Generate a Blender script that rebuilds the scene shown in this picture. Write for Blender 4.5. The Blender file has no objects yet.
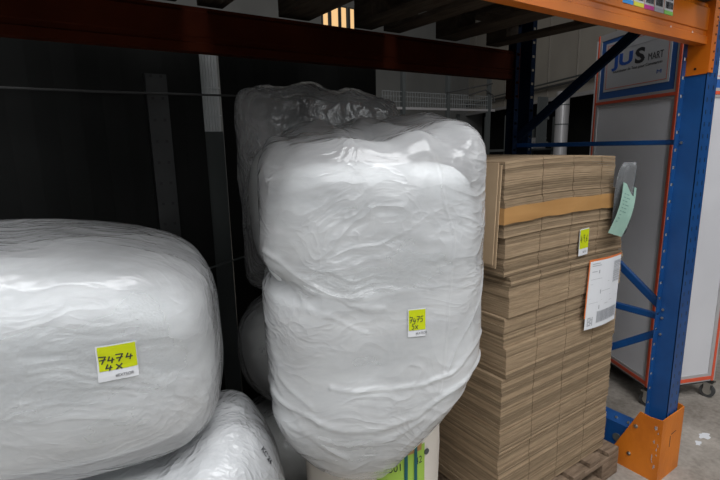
import bpy, bmesh, math, random
from mathutils import Vector, Matrix, noise
from mathutils.bvhtree import BVHTree
R = math.radians
random.seed(7)
scene = bpy.context.scene
COL = scene.collection

# ------------------------------------------------------------------ helpers
def new_mat(name, color=(.5, .5, .5), rough=.6, metal=0., spec=.5):
    m = bpy.data.materials.new(name); m.use_nodes = True
    b = m.node_tree.nodes['Principled BSDF']
    b.inputs['Base Color'].default_value = (*color, 1)
    b.inputs['Roughness'].default_value = rough
    b.inputs['Metallic'].default_value = metal
    b.inputs['Specular IOR Level'].default_value = spec
    return m
def nodes(m): return m.node_tree.nodes, m.node_tree.links, m.node_tree.nodes['Principled BSDF']
def vary(m, c1, c2, scale=8., detail=4., lo=.35, hi=.65, stretch=(1, 1, 1), bump=0., bscale=None, rnd=0.):
    """colour mottled between c1 and c2 by noise in object space, optional bump and per-object tint"""
    N, L, B = nodes(m)
    tc = N.new('ShaderNodeTexCoord'); mp = N.new('ShaderNodeMapping'); mp.inputs['Scale'].default_value = stretch
    L.new(tc.outputs['Object'], mp.inputs['Vector'])
    n = N.new('ShaderNodeTexNoise'); n.inputs['Scale'].default_value = scale; n.inputs['Detail'].default_value = detail
    L.new(mp.outputs[0], n.inputs['Vector'])
    r = N.new('ShaderNodeValToRGB'); r.color_ramp.elements[0].position = lo; r.color_ramp.elements[1].position = hi
    r.color_ramp.elements[0].color = (*c1, 1); r.color_ramp.elements[1].color = (*c2, 1)
    L.new(n.outputs['Fac'], r.inputs['Fac'])
    out = r.outputs['Color']
    if rnd:
        oi = N.new('ShaderNodeObjectInfo'); mr = N.new('ShaderNodeMapRange')
        mr.inputs['To Min'].default_value = 1 - rnd; mr.inputs['To Max'].default_value = 1 + rnd * .6
        L.new(oi.outputs['Random'], mr.inputs['Value'])
        hs = N.new('ShaderNodeHueSaturation'); L.new(mr.outputs[0], hs.inputs['Value']); L.new(out, hs.inputs['Color'])
        out = hs.outputs['Color']
    L.new(out, B.inputs['Base Color'])
    if bump:
        n2 = N.new('ShaderNodeTexNoise'); n2.inputs['Scale'].default_value = bscale or scale * 3; n2.inputs['Detail'].default_value = 5
        L.new(mp.outputs[0], n2.inputs['Vector'])
        bp = N.new('ShaderNodeBump'); bp.inputs['Strength'].default_value = bump; bp.inputs['Distance'].default_value = .01
        L.new(n2.outputs['Fac'], bp.inputs['Height']); L.new(bp.outputs[0], B.inputs['Normal'])
    return m

def box(bm, x0, x1, y0, y1, z0, z1, M=None):
    vs = [bm.verts.new((x, y, z)) for z in (z0, z1) for y in (y0, y1) for x in (x0, x1)]
    if M: 
        for v in vs: v.co = M @ v.co
    for f in ((0, 2, 3, 1), (4, 5, 7, 6), (0, 1, 5, 4), (2, 6, 7, 3), (0, 4, 6, 2), (1, 3, 7, 5)):
        bm.faces.new([vs[i] for i in f])
    return vs
def bar(bm, a, b, w, h, up=(0, 0, 1)):
    """rectangular bar from a to b; w across, h along up"""
    a, b = Vector(a), Vector(b); d = b - a; L = d.length; z = d.normalized()
    y = Vector(up); y = (y - z * y.dot(z)).normalized(); x = y.cross(z)
    M = Matrix((x, y, z)).transposed().to_4x4(); M.translation = a
    box(bm, -w / 2, w / 2, -h / 2, h / 2, 0, L, M)
def prism(bm, pts, axis, a, b):
    """extrude closed 2-D outline along axis: 'x' pts=(y,z); 'y' pts=(x,z); 'z' pts=(x,y)"""
    def P(p, t): return {'x': (t, p[0], p[1]), 'y': (p[0], t, p[1]), 'z': (p[0], p[1], t)}[axis]
    A = [bm.verts.new(P(p, a)) for p in pts]; Bv = [bm.verts.new(P(p, b)) for p in pts]
    n = len(pts)
    bm.faces.new(A[::-1]); bm.faces.new(Bv)
    for i in range(n): bm.faces.new((A[i], A[(i + 1) % n], Bv[(i + 1) % n], Bv[i]))
def cyl(bm, c, axis, r, h, n=20, r2=None):
    c = Vector(c); z = Vector(axis).normalized(); x = z.orthogonal().normalized(); y = z.cross(x); r2 = r if r2 is None else r2
    A = [bm.verts.new(c + (x * math.cos(t) + y * math.sin(t)) * r) for t in [2 * math.pi * i / n for i in range(n)]]
    Bv = [bm.verts.new(c + z * h + (x * math.cos(t) + y * math.sin(t)) * r2) for t in [2 * math.pi * i / n for i in range(n)]]
    bm.faces.new(A[::-1]); bm.faces.new(Bv)
    for i in range(n): bm.faces.new((A[i], A[(i + 1) % n], Bv[(i + 1) % n], Bv[i]))
def tube(bm, pts, r, n=8):
    pts = [Vector(p) for p in pts]; rings = []
    for i, p in enumerate(pts):
        d = (pts[min(i + 1, len(pts) - 1)] - pts[max(i - 1, 0)]).normalized()
        x = d.cross(Vector((.13, .27, .95))).normalized(); y = d.cross(x)
        rings.append([bm.verts.new(p + (x * math.cos(2 * math.pi * k / n) + y * math.sin(2 * math.pi * k / n)) * r) for k in range(n)])
    for a, b in zip(rings, rings[1:]):
        for k in range(n): bm.faces.new((a[k], a[(k + 1) % n], b[(k + 1) % n], b[k]))
    bm.faces.new(rings[0][::-1]); bm.faces.new(rings[-1])
def obj(name, bm, mat, parent=None, smooth=False, bevel=0.):
    bmesh.ops.recalc_face_normals(bm, faces=bm.faces)
    me = bpy.data.meshes.new(name); bm.to_mesh(me); bm.free()
    o = bpy.data.objects.new(name, me); COL.objects.link(o)
    if mat: me.materials.append(mat)
    if parent:
        o.parent = parent; o.matrix_parent_inverse = Matrix.Translation(-parent.location) if parent.type == 'EMPTY' else Matrix()
    if smooth:
        for p in me.polygons: p.use_smooth = True
    if bevel:
        m = o.modifiers.new('bevel', 'BEVEL'); m.width = bevel; m.segments = 2; m.limit_method = 'ANGLE'
    return o
def BM(): return bmesh.new()
def thing(name, label, cat, loc=(0, 0, 0), group=None):
    o = bpy.data.objects.new(name, None); COL.objects.link(o); o.location = loc; o.empty_display_size = .1
    o['label'] = label; o['category'] = cat
    if group: o['group'] = group
    return o
def tag(o, label, cat, group=None):
    o['label'] = label; o['category'] = cat
    if group: o['group'] = group
    return o
def struct(o): o['kind'] = 'structure'; return o

# ------------------------------------------------------------------ materials
M = {}
M['orange'] = vary(new_mat('orange_paint', rough=.42), (.50, .115, .002), (.60, .16, .004), 5, 5, .3, .7)
M['guard_orange'] = vary(new_mat('guard_paint', rough=.5), (.46, .12, .006), (.62, .175, .010), 6, 6, .35, .6, (1, 1, .6), .15, 60)
M['orange_shaded'] = vary(new_mat('rear_beam_paint_shaded', rough=.8, spec=.08), (.036, .006, .0015), (.055, .010, .002), 4, 4)  # beam orange with the shade under the deck darkened into the colour
M['blue'] = vary(new_mat('blue_paint', rough=.4), (.005, .045, .16), (.007, .062, .21), 6, 4)
M['blue_shaded'] = vary(new_mat('blue_paint_shaded', rough=.8, spec=.08), (.003, .009, .024), (.004, .012, .032), 6, 4)  # rack blue with the shade at the back darkened into the colour
def holes(m, rows, pitch=.05, hl=.026, hw=.008, dark=(.003, .006, .014), z_off=0.):
    """dark punched holes as a surface pattern: rows = [(axis, centre)] in metres"""
    N, L, B = nodes(m)
    tc = N.new('ShaderNodeTexCoord'); sp = N.new('ShaderNodeSeparateXYZ'); L.new(tc.outputs['Object'], sp.inputs[0])
    def mth(op, a, b=None):
        k = N.new('ShaderNodeMath'); k.operation = op
        for i, q in enumerate((a, b)):
            if q is None: continue
            if isinstance(q, (int, float)): k.inputs[i].default_value = q
            else: L.new(q, k.inputs[i])
        return k.outputs[0]
    zz = mth('SUBTRACT', mth('MODULO', mth('ADD', sp.outputs[2], z_off + 5.), pitch), pitch / 2)
    mz = mth('LESS_THAN', mth('ABSOLUTE', zz), hl / 2)
    tot = None
    for ax, c in rows:
        r = mth('LESS_THAN', mth('ABSOLUTE', mth('SUBTRACT', sp.outputs[ax], c)), hw)
        tot = r if tot is None else mth('MAXIMUM', tot, r)
    f = mth('MULTIPLY', mz, tot)
    old = B.inputs['Base Color'].links[0].from_socket
    mx = N.new('ShaderNodeMixRGB'); L.new(f, mx.inputs[0]); L.new(old, mx.inputs[1]); mx.inputs[2].default_value = (*dark, 1)
    L.new(mx.outputs[0], B.inputs['Base Color'])
    return m
M['hole'] = new_mat('hole_dark', (.004, .006, .012), .9, 0, .1)
M['steel'] = new_mat('bolt_steel', (.62, .62, .60), .3, 1)
M['card'] = vary(new_mat('kraft_sheet_edge', rough=.85, spec=.15), (.235, .168, .105), (.31, .228, .145), 14, 5, .3, .7, (1, 1, 9), 0, None, .36)
M['kraft'] = vary(new_mat('kraft_face', rough=.75, spec=.2), (.37, .265, .165), (.43, .315, .20), 3, 4)
M['tape'] = vary(new_mat('kraft_tape', rough=.35), (.36, .19, .068), (.42, .23, .085), 9, 4, stretch=(.4, 1, 3))
M['wood'] = vary(new_mat('pallet_wood', rough=.8, spec=.2), (.11, .075, .05), (.25, .18, .125), 10, 6, .3, .7, (1, 6, 6), .4, 40)
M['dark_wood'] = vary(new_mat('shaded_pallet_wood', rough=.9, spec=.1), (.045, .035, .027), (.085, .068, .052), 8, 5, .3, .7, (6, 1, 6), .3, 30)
M['white_sheet'] = new_mat('paper_white', (.60, .61, .63), .6, 0, .2)
M['sign_white_shaded'] = new_mat('sign_white_shaded', (.50, .51, .53), .5)  # header white, dulled: shade on the sign is in the colour
M['print'] = new_mat('print_black', (.02, .02, .025), .6)
M['print_grey'] = new_mat('print_grey', (.30, .31, .33), .6)
M['neon'] = new_mat('neon_label', (.47, .53, .008), .6, 0, .2)
M['neon_green'] = new_mat('neon_green_sheet', (.33, .52, .07), .6)
M['teal'] = new_mat('teal_strap', (.004, .10, .11), .4)
M['mint'] = vary(new_mat('mint_note', rough=.6), (.25, .40, .33), (.31, .47, .39), 12, 3)
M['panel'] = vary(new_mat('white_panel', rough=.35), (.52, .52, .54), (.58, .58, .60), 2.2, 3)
M['panel_lightened'] = vary(new_mat('white_panel_lightened', rough=.35), (.82, .82, .86), (.90, .90, .93), 2.2, 3)  # paler copy of the panel white, extra light put into the colour
M['red'] = new_mat('red_trim', (.62, .085, .035), .45)
M['alu'] = new_mat('panel_profile', (.46, .45, .45), .4, .3)
M['sign_blue'] = new_mat('sign_blue', (.02, .10, .34), .45)
M['logo_blue'] = new_mat('logo_blue', (.015, .09, .42), .5)
M['logo_black'] = new_mat('logo_black', (.02, .02, .025), .5)
M['rubber'] = new_mat('rubber', (.05, .05, .05), .6)
M['cream_panel'] = vary(new_mat('beige_cladding', rough=.8), (.34, .31, .27), (.40, .37, .32), .8, 3)
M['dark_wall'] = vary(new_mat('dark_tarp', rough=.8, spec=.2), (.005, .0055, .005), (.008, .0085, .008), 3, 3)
M['dim'] = new_mat('dim_grey_metal', (.10, .11, .11), .5, .3)
M['upright_grey'] = vary(new_mat('galvanised_dim', rough=.5, metal=.3), (.11, .115, .115), (.15, .155, .155), 8, 3)
M['pink'] = new_mat('red_pink_carton', (.55, .03, .07), .5)

# concrete floor
M['concrete'] = new_mat('concrete', rough=.85, spec=.2)
N, L, B = nodes(M['concrete'])
tc = N.new('ShaderNodeTexCoord')
n1 = N.new('ShaderNodeTexNoise'); n1.inputs['Scale'].default_value = 2.5; n1.inputs['Detail'].default_value = 8; n1.inputs['Roughness'].default_value = .65
n2 = N.new('ShaderNodeTexNoise'); n2.inputs['Scale'].default_value = 40; n2.inputs['Detail'].default_value = 4
for n_ in (n1, n2): L.new(tc.outputs['Object'], n_.inputs['Vector'])
mx = N.new('ShaderNodeMath'); mx.operation = 'MULTIPLY_ADD'; mx.inputs[1].default_value = .25; L.new(n2.outputs['Fac'], mx.inputs[0]); L.new(n1.outputs['Fac'], mx.inputs[2])
cr = N.new('ShaderNodeValToRGB'); L.new(mx.outputs[0], cr.inputs['Fac'])
cr.color_ramp.elements[0].position = .42; cr.color_ramp.elements[0].color = (.16, .140, .118, 1)
cr.color_ramp.elements[1].position = .82; cr.color_ramp.elements[1].color = (.36, .325, .285, 1)
L.new(cr.outputs[0], B.inputs['Base Color'])
bp = N.new('ShaderNodeBump'); bp.inputs['Strength'].default_value = .3; bp.inputs['Distance'].default_value = .01
L.new(n2.outputs['Fac'], bp.inputs['Height']); L.new(bp.outputs[0], B.inputs['Normal'])

def film_mat(name, alpha, tint=(.80, .82, .83), stretch=(1, 1, 1), rot=(0, 0, 0), bump=.5, rough=.16, gloss=.9, scale=1.):
    """thin crinkled polythene: part clear, part milky body under a glossy crinkled skin"""
    m = bpy.data.materials.new(name); m.use_nodes = True
    N, L = m.node_tree.nodes, m.node_tree.links; N.clear()
    out = N.new('ShaderNodeOutputMaterial')
    tc = N.new('ShaderNodeTexCoord')
    mp = N.new('ShaderNodeMapping'); mp.inputs['Scale'].default_value = stretch; mp.inputs['Rotation'].default_value = rot
    L.new(tc.outputs['Object'], mp.inputs['Vector'])
    nw = N.new('ShaderNodeTexNoise'); nw.inputs['Scale'].default_value = 2.5; nw.inputs['Detail'].default_value = 2
    L.new(tc.outputs['Object'], nw.inputs['Vector'])
    mxv = N.new('ShaderNodeMixRGB'); mxv.blend_type = 'ADD'; mxv.inputs['Fac'].default_value = .9
    L.new(mp.outputs[0], mxv.inputs[1]); L.new(nw.outputs['Color'], mxv.inputs[2])
    def mth(op, *a):
        k = N.new('ShaderNodeMath'); k.operation = op
        for i, q in enumerate(a):
            if isinstance(q, (int, float)): k.inputs[i].default_value = q
            else: L.new(q, k.inputs[i])
        return k.outputs[0]
    tot = None
    for sc, w, wid in ((5., 1.0, .10), (11., .55, .14), (24., .22, .2)):
        a = N.new('ShaderNodeTexNoise'); a.inputs['Scale'].default_value = sc * scale; a.inputs['Detail'].default_value = 1.
        L.new(mxv.outputs[0], a.inputs['Vector'])
        r = mth('SUBTRACT', 1., mth('MINIMUM', mth('DIVIDE', mth('ABSOLUTE', mth('SUBTRACT', a.outputs['Fac'], .5)), wid), 1.))
        r = mth('MULTIPLY', mth('POWER', r, 1.6), w)
        tot = r if tot is None else mth('ADD', tot, r)
    msk = N.new('ShaderNodeTexNoise'); msk.inputs['Scale'].default_value = 4.; msk.inputs['Detail'].default_value = 2; L.new(tc.outputs['Object'], msk.inputs['Vector'])
    mr = N.new('ShaderNodeMapRange'); mr.inputs['From Min'].default_value = .38; mr.inputs['From Max'].default_value = .62; mr.inputs['To Min'].default_value = .12; L.new(msk.outputs['Fac'], mr.inputs['Value'])
    hgt = mth('MULTIPLY', tot, mr.outputs[0])
    bp = N.new('ShaderNodeBump'); bp.inputs['Strength'].default_value = bump; bp.inputs['Distance'].default_value = .012; L.new(hgt, bp.inputs['Height'])
    df = N.new('ShaderNodeBsdfDiffuse'); df.inputs['Color'].default_value = (*tint, 1); L.new(bp.outputs[0], df.inputs['Normal'])
    tr = N.new('ShaderNodeBsdfTransparent'); tr.inputs['Color'].default_value = (.97, .98, .98, 1)
    gl = N.new('ShaderNodeBsdfGlossy'); gl.inputs['Roughness'].default_value = rough; gl.inputs['Color'].default_value = (gloss, gloss, gloss, 1); L.new(bp.outputs[0], gl.inputs['Normal'])
    nn = N.new('ShaderNodeTexNoise'); nn.inputs['Scale'].default_value = 3.; nn.inputs['Detail'].default_value = 6; L.new(mp.outputs[0], nn.inputs['Vector'])
    e = N.new('ShaderNodeMapRange'); e.inputs['From Min'].default_value = .3; e.inputs['From Max'].default_value = .75
    e.inputs['To Min'].default_value = alpha * .6; e.inputs['To Max'].default_value = min(1, alpha * 1.5); L.new(nn.outputs['Fac'], e.inputs['Value'])
    lw = N.new('ShaderNodeLayerWeight'); lw.inputs['Blend'].default_value = .4
    fac = mth('MINIMUM', mth('ADD', e.outputs[0], mth('MULTIPLY', lw.outputs['Facing'], .30)), 1.)
    m1 = N.new('ShaderNodeMixShader'); L.new(fac, m1.inputs[0]); L.new(tr.outputs[0], m1.inputs[1]); L.new(df.outputs[0], m1.inputs[2])
    fr = N.new('ShaderNodeFresnel'); fr.inputs['IOR'].default_value = 1.5; L.new(bp.outputs[0], fr.inputs['Normal'])
    m2 = N.new('ShaderNodeMixShader'); L.new(fr.outputs[0], m2.inputs[0]); L.new(m1.outputs[0], m2.inputs[1]); L.new(gl.outputs[0], m2.inputs[2])
    L.new(m2.outputs[0], out.inputs['Surface'])
    return m
M['film_front'] = film_mat('crinkled_film_tall', .32, (.90, .91, .92), stretch=(.8, .8, 2.2), rot=(0, R(-28), 0), bump=.30)
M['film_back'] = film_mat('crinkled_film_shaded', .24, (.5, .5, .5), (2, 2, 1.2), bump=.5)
M['film_left'] = film_mat('crinkled_film_lying', .28, (.90, .91, .92), stretch=(1.0, 2.6, 2.6), rot=(0, R(-14), R(8)), bump=.22)
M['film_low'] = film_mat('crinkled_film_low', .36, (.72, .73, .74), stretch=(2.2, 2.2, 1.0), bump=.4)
def foam_mat(name, c, bump=.35, scale=120):
    m = new_mat(name, c, .75, 0, .3); N, L, B = nodes(m)
    tc = N.new('ShaderNodeTexCoord'); v = N.new('ShaderNodeTexVoronoi'); v.inputs['Scale'].default_value = scale
    L.new(tc.outputs['Object'], v.inputs['Vector'])
    bp = N.new('ShaderNodeBump'); bp.inputs['Strength'].default_value = bump; bp.inputs['Distance'].default_value = .003; bp.invert = True
    L.new(v.outputs['Distance'], bp.inputs['Height']); L.new(bp.outputs[0], B.inputs['Normal'])
    B.inputs['Subsurface Weight'].default_value = 0
    return m
M['bubble'] = foam_mat('bubble_wrap', (.84, .86, .87))
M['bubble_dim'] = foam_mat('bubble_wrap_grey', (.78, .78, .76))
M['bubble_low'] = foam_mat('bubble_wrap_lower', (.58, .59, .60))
M['core'] = foam_mat('wrapped_roll', (.66, .61, .54), .1, 60)

# ------------------------------------------------------------------ setting
bm = BM(); box(bm, -8, 24, -6, 30, -.1, 0); struct(obj('floor', bm, M['concrete']))
def smat(name, c, rough=.8): return vary(new_mat(name, rough=rough), tuple(x * .85 for x in c), c, 1.2, 3)
bm = BM(); box(bm, -8, 13.2, 11, 11.2, 0, 7.5); struct(obj('wall_back', bm, smat('back_wall_grey', (.20, .20, .19))))
bm = BM(); box(bm, -8, -7.8, -2, 11, 0, 7.5); struct(obj('wall_left', bm, smat('left_wall', (.08, .08, .08))))
# the hall's long side wall, running away at 27 degrees: cladding above, dark openings below
dW = Vector((math.sin(R(27)), math.cos(R(27)), 0)); nW = Vector((dW.y, -dW.x, 0))
W0 = Vector((8.4, 1.0, 0))
def wallM(p0): 
    m = Matrix((dW, nW, Vector((0, 0, 1)))).transposed().to_4x4(); m.translation = p0; return m
WM = wallM(W0)

# ------------------------------------------------------------------ pallet rack
XP0, XP1 = 2.345, 2.45           # right-hand upright, left and right faces
YF0, YF1 = .905, .985            # front post
YR0, YR1 = 1.84, 1.92            # rear post
HT = 3.2
def post_bm(x0, x1, yf, yb, flip=1):
    b = BM(); t = .003; w = .022
    s = 1 if yb > yf else -1
    def bx(a, b_, c, d): box(b, min(a, b_), max(a, b_), min(c, d), max(c, d), 0, HT)
    bx(x0, x1, yf, yf + s * t)                       # web
    bx(x0, x0 + t, yf, yb); bx(x1 - t, x1, yf, yb)   # sides
    return b
def perforated_blue(name, base):
    m = vary(new_mat(name, rough=.4), tuple(x * .85 for x in base), base, 6, 4)
    return m
def upright_frame(x0, x1, label):
    t = thing('upright_frame', label, 'rack upright', (x0, YF0, 0), 'uprights of the pallet rack')
    for kind, yf, yb, mat in (('front', YF0, YF1, M['blue']), ('rear', YR1, YR0, M['blue_shaded'])):
        base = ((.005, .045, .16), (.007, .062, .21)) if kind == 'front' else ((.003, .009, .024), (.004, .012, .032))  # rear post: same blue, shade put into the colour
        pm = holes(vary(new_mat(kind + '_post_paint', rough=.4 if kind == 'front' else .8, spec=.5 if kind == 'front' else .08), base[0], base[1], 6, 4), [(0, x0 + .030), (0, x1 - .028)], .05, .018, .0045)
        p = obj('post', post_bm(x0, x1, yf, yb), pm, t)
        # rear lips carry real see-through slots: built as a ladder of strips
        b = BM(); s = 1 if yb > yf else -1; ly0, ly1 = sorted((yb, yb + s * .003))
        for (lx0, lx1) in ((x0 - .034, x0 + .003), (x1 - .003, x1 + .034)):
            mid = (lx0 + lx1) / 2; hw = .011
            box(b, lx0, mid - hw, ly0, ly1, 0, HT); box(b, mid + hw, lx1, ly0, ly1, 0, HT)
            z = 0.
            while z < HT:
                box(b, mid - hw, mid + hw, ly0, ly1, z, min(z + .062, HT)); z += .075
        obj('slotted_lip', b, mat, p)
        b = BM(); box(b, x0 - .03, x1 + .02, min(yf, yb) - .008, max(yf, yb) + .03, 0, .006); obj('foot_plate', b, mat, t)
    xm = x0 + .022
    for (ya, za, yb, zb, w) in ((.97, 1.602, 1.86, 1.595, .022), (.97, .795, 1.86, .80, .03),
                            (.985, .84, 1.86, 1.53, .034), (.985, .72, 1.86, .11, .034),
                            (1.19, 2.12, 1.90, 1.60, .045), (.985, 2.25, 1.86, 2.40, .03), (.985, .10, 1.86, .10, .03)):
        b = BM(); bar(b, (xm, ya, za), (xm, yb, zb), .025, w, (0, 0, 1)); obj('brace', b, M['blue_shaded'] if za > 1.2 and zb < 2.2 and za > 1.7 else M['blue'], t, bevel=.003)
    for (yy, zz) in ((.975, .80), (.975, .84), (.975, .72), (.975, 1.60)):
        b = BM(); cyl(b, (x0 - .001, yy - .004, zz), (-1, 0, 0), .006, .005, 10); obj('bolt', b, M['steel'], t)
    return t
upright_frame(XP0, XP1, 'blue perforated rack upright frame with diagonal bracing beside cardboard stack')

def beam(label, x0, x1, y0, d, z0, h, mat, s):
    """box beam with stepped front face; s=-1 faces camera side"""
    t = thing('rack_beam', label, 'rack beam', (x0, y0, z0), 'load beams of the pallet rack')
    f = y0; k = y0 + d * (1 if s < 0 else -1)
    g = 1 if s < 0 else -1
    prof = [(f, z0), (f, z0 + .030), (f + g * .006, z0 + .034), (f + g * .006, z0 + .050), (f + g * .002, z0 + .054), (f + g * .002, z0 + h - .02), (f + g * .010, z0 + h - .012), (f + g * .010, z0 + h), (k, z0 + h), (k, z0)]
    b = BM(); prism(b, prof, 'x', x0, x1); obj('beam_profile', b, mat, t)
    return t
ZB = 1.992; BH = .155
fb = beam('bright orange front beam with coloured stickers, crossing top right of frame', XP0 - 2.75, XP0 - .002, YF0 + .012, .042, ZB, BH, M['orange'], -1)
rb = beam('dark rust-orange rear beam in shadow above the tall bags', XP0 - 2.75, XP0 - .002, YR1 - .06, .05, 1.962, BH, M['orange_shaded'], -1)
# end connectors
def connector(parent, yf, s, mat, z0, z1):
    b = BM()
    x = XP0
    ya, yb = sorted((yf, yf + s * .10))
    # side plate on the post's inner face, cut on a slant below the beam
    prism(b, [(yf, z0), (yf + s * .085, z0 - .004), (yf + s * .085, z1), (yf, z1)], 'x', x - .0045, x - .0005)
    y2, y3 = sorted((yf - s * .004, yf))
    box(b, x - .0045, x + .040, y2, y3, z0 + .004, z1)
    c = obj('end_connector', b, mat, parent)
    b = BM(); z = z0 + .02
    while z < z1 - .01:
        yy = yf - s * .0045
        cyl(b, (x + .026, yy, z), (0, -s, 0), .0042, .001, 8); z += .033
    cyl(b, (x - .0047, yf + s * .045, z0 + .022), (-1, 0, 0), .005, .001, 10)
    obj('connector_hole', b, M['hole'], c)
    return c
connector(fb, YF0 - .001, 1, M['orange'], 1.878, 2.175)
connector(rb, YR1 + .001, -1, M['orange_shaded'], 1.86, 2.13)
for zz in (2.085,):
    b = BM(); cyl(b, (XP0 + .034, YF0 - .005, zz), (0, -1, 0), .005, .006, 10); obj('safety_pin', b, M['steel'], fb)

# stickers on the front beam
yS = YF0 + .012
def flat(name, x0, x1, z0, z1, y, mat, parent, t=.0008):
    b = BM(); box(b, x0, x1, y - t, y, z0, z1); return obj(name, b, mat, parent)
def text_bm(s, size, ext=0.0, bold=0.):
    cu = bpy.data.curves.new('t', 'FONT'); cu.body = s; cu.offset = bold; cu.size = size; cu.extrude = ext; cu.resolution_u = 3
    o = bpy.data.objects.new('t', cu); COL.objects.link(o)
    dg = bpy.context.evaluated_depsgraph_get(); dg.update()
    me = bpy.data.meshes.new_from_object(o.evaluated_get(dg)); b = BM(); b.from_mesh(me)
    bpy.data.objects.remove(o); bpy.data.meshes.remove(me); bpy.data.curves.remove(cu)
    return b
def text(name, s, size, M4, mat, parent, bold=0., ext=.0004, shear=None, sx=1.):
    b = text_bm(s, size, ext, bold)
    for v in b.verts:
        v.co.x *= sx
        v.co = M4 @ v.co
    return obj(name, b, mat, parent)
def frameM(o, u, v):
    u = Vector(u).normalized(); v = Vector(v).normalized(); n = u.cross(v)
    m = Matrix((u, v, n)).transposed().to_4x4(); m.translation = Vector(o); return m
sx0 = 1.680
cols = [(.05, .30, .72), (.75, .72, .05), (.62, .03, .32), (.45, .45, .5), (.25, .62, .12)]
lab = []
for i, c in enumerate(cols):
    x0 = sx0 + i * .071; x1 = x0 + .066
    st = flat('sticker', x0, x1, 2.062, 2.140, yS + .002, M['white_sheet'], fb)
    st['label'] = 'white sticker with %s strip along its lower edge' % ('blue', 'yellow', 'magenta', 'grey', 'green')[i]
    mm = new_mat('strip_%d' % i, c, .5); flat('colour_strip', x0, x1, 2.062, 2.075, yS + .001, mm, st)
    random.seed(i)
    b = BM()
    if i % 2 == 0:
        for a in range(7):
            for e in range(7):
                if random.random() < .0: pass
    xx = x0 + .008
    while xx < x1 - .008:
        w = random.choice((.0015, .003)); box(b, xx, xx + w, yS, yS + .0005, 2.082, 2.105); xx += w + random.choice((.0015, .003))
    box(b, x0 + .008, x1 - .008, yS, yS + .0005, 2.112, 2.118); box(b, x0 + .008, x1 - .02, yS, yS + .0005, 2.123, 2.127)
    obj('barcode', b, M['print'], st)
random.seed(11)
for xx in (2.02, 2.20):
    b = BM(); prism(b, [(xx, ZB + .024), (xx + .014, ZB + .024), (xx + .007, ZB + .038)], 'y', yS + .0005, yS + .002); obj('triangle_mark', b, M['white_sheet'], fb)

# orange column guard
g = thing('column_guard', 'scuffed orange steel column guard bolted around the foot of blue upright', 'column guard', (2.4, .95, 0))
b = BM(); ga, gb_, gf = 2.285, 2.50, .898; t_ = .005
prism(b, [(gf, 0), (1.125, 0), (1.118, .06), (.998, .328), (gf + .055, .322), (gf, .328)], 'x', ga, ga + t_); lf = obj('side_plate', b, M['guard_orange'], g)
b = BM(); prism(b, [(gf, 0), (1.125, 0), (1.118, .06), (1.01, .35), (gf, .335)], 'x', gb_ - t_, gb_); obj('side_plate', b, M['guard_orange'], g)
b = BM(); box(b, ga, gb_, gf - t_, gf, 0, .330); fp = obj('front_plate', b, M['guard_orange'], g)
for (yy, zz) in ((1.010, .245), (1.030, .085)):
    b = BM(); cyl(b, (ga, yy, zz), (-1, 0, 0), .010, .003, 16); cyl(b, (ga - .003, yy, zz), (-1, 0, 0), .006, .005, 6); obj('bolt', b, M['steel'], g)
# scuff marks
b = BM(); random.seed(5)
for k in range(16):
    z = random.uniform(.06, .28); y = gf + random.uniform(.004, .028); l = random.uniform(.006, .022)
    prism(b, [(y, z), (y + .004, z + .002), (y + .003, z + l), (y + .001, z + l)], 'x', ga - .0008, ga)
obj('scuff_mark', b, M['print_grey'], lf)
b = BM()
prism(b, [(2.375, .16), (2.380, .16), (2.381, .215), (2.376, .22)], 'y', gf - t_ - .0008, gf - t_)
prism(b, [(2.385, .222), (2.43, .226), (2.432, .229), (2.385, .226)], 'y', gf - t_ - .0008, gf - t_)
obj('scuff_mark', b, M['print'], fp)

# blue floor rail along the frame depth
r_ = thing('floor_rail', 'blue steel floor rail with bolt heads running back from the orange guard', 'floor rail', (2.36, 1.4, 0))
b = BM(); prism(b, [(2.30, 0), (2.306, 0), (2.306, .20), (2.345, .235), (2.345, .243), (2.338, .243), (2.30, .208)], 'y', 1.01, 1.80); obj('rail_profile', b, M['blue'], r_)
for yy in (1.06, 1.12, 1.18, 1.24, 1.36, 1.48):
    b = BM(); cyl(b, (2.318, yy, .225), (-.7, 0, .7), .0065, .006, 10); obj('bolt', b, M['steel'], r_)
b = BM(); cyl(b, (2.299, 1.10, .13), (-1, 0, 0), .022, .003, 18); obj('round_cap', b, M['dim'], r_)

# ------------------------------------------------------------------ pallets on the beams above
def pallet(name, label, x0, x1, y0, y1, z0, mat, group=None, swap=False):
    """nine-block pallet: runners along y and deck boards along x, or the other way round when swap is set"""
    t = thing(name, label, 'pallet', ((x0 + x1) / 2, (y0 + y1) / 2, z0), group)
    a0, a1_, b0, b1 = (y0, y1, x0, x1) if swap else (x0, x1, y0, y1)
    def add(nm, p0, p1, q0, q1, z_0, z_1):
        b = BM()
        if swap: box(b, q0, q1, p0, p1, z_0, z_1)
        else: box(b, p0, p1, q0, q1, z_0, z_1)
        obj(nm, b, mat, t, bevel=.003)
    W = a1_ - a0; D = b1 - b0
    for k, w in ((0, .1), (.5, .145), (1, .1)):
        c = a0 + w / 2 + k * (W - w)
        add('bottom_runner', c - w / 2, c + w / 2, b0, b1, z0, z0 + .022)
        for q in (0, .5, 1):
            yc = b0 + .07 + q * (D - .14); add('block', c - w / 2, c + w / 2, yc - .07, yc + .07, z0 + .022, z0 + .1)
        add('stringer_board', c - w / 2, c + w / 2, b0, b1, z0 + .1, z0 + .122)
    n = int(D / .125)
    for i in range(n):
        yc = b0 + .05 + i * (D - .1) / (n - 1); j = random.uniform(-.008, .008) if swap else 0
        add('deck_board', a0 + j, a1_, yc - .046, yc + .046, z0 + .122, z0 + .144)
    return t
zt = ZB + BH + .001
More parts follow.
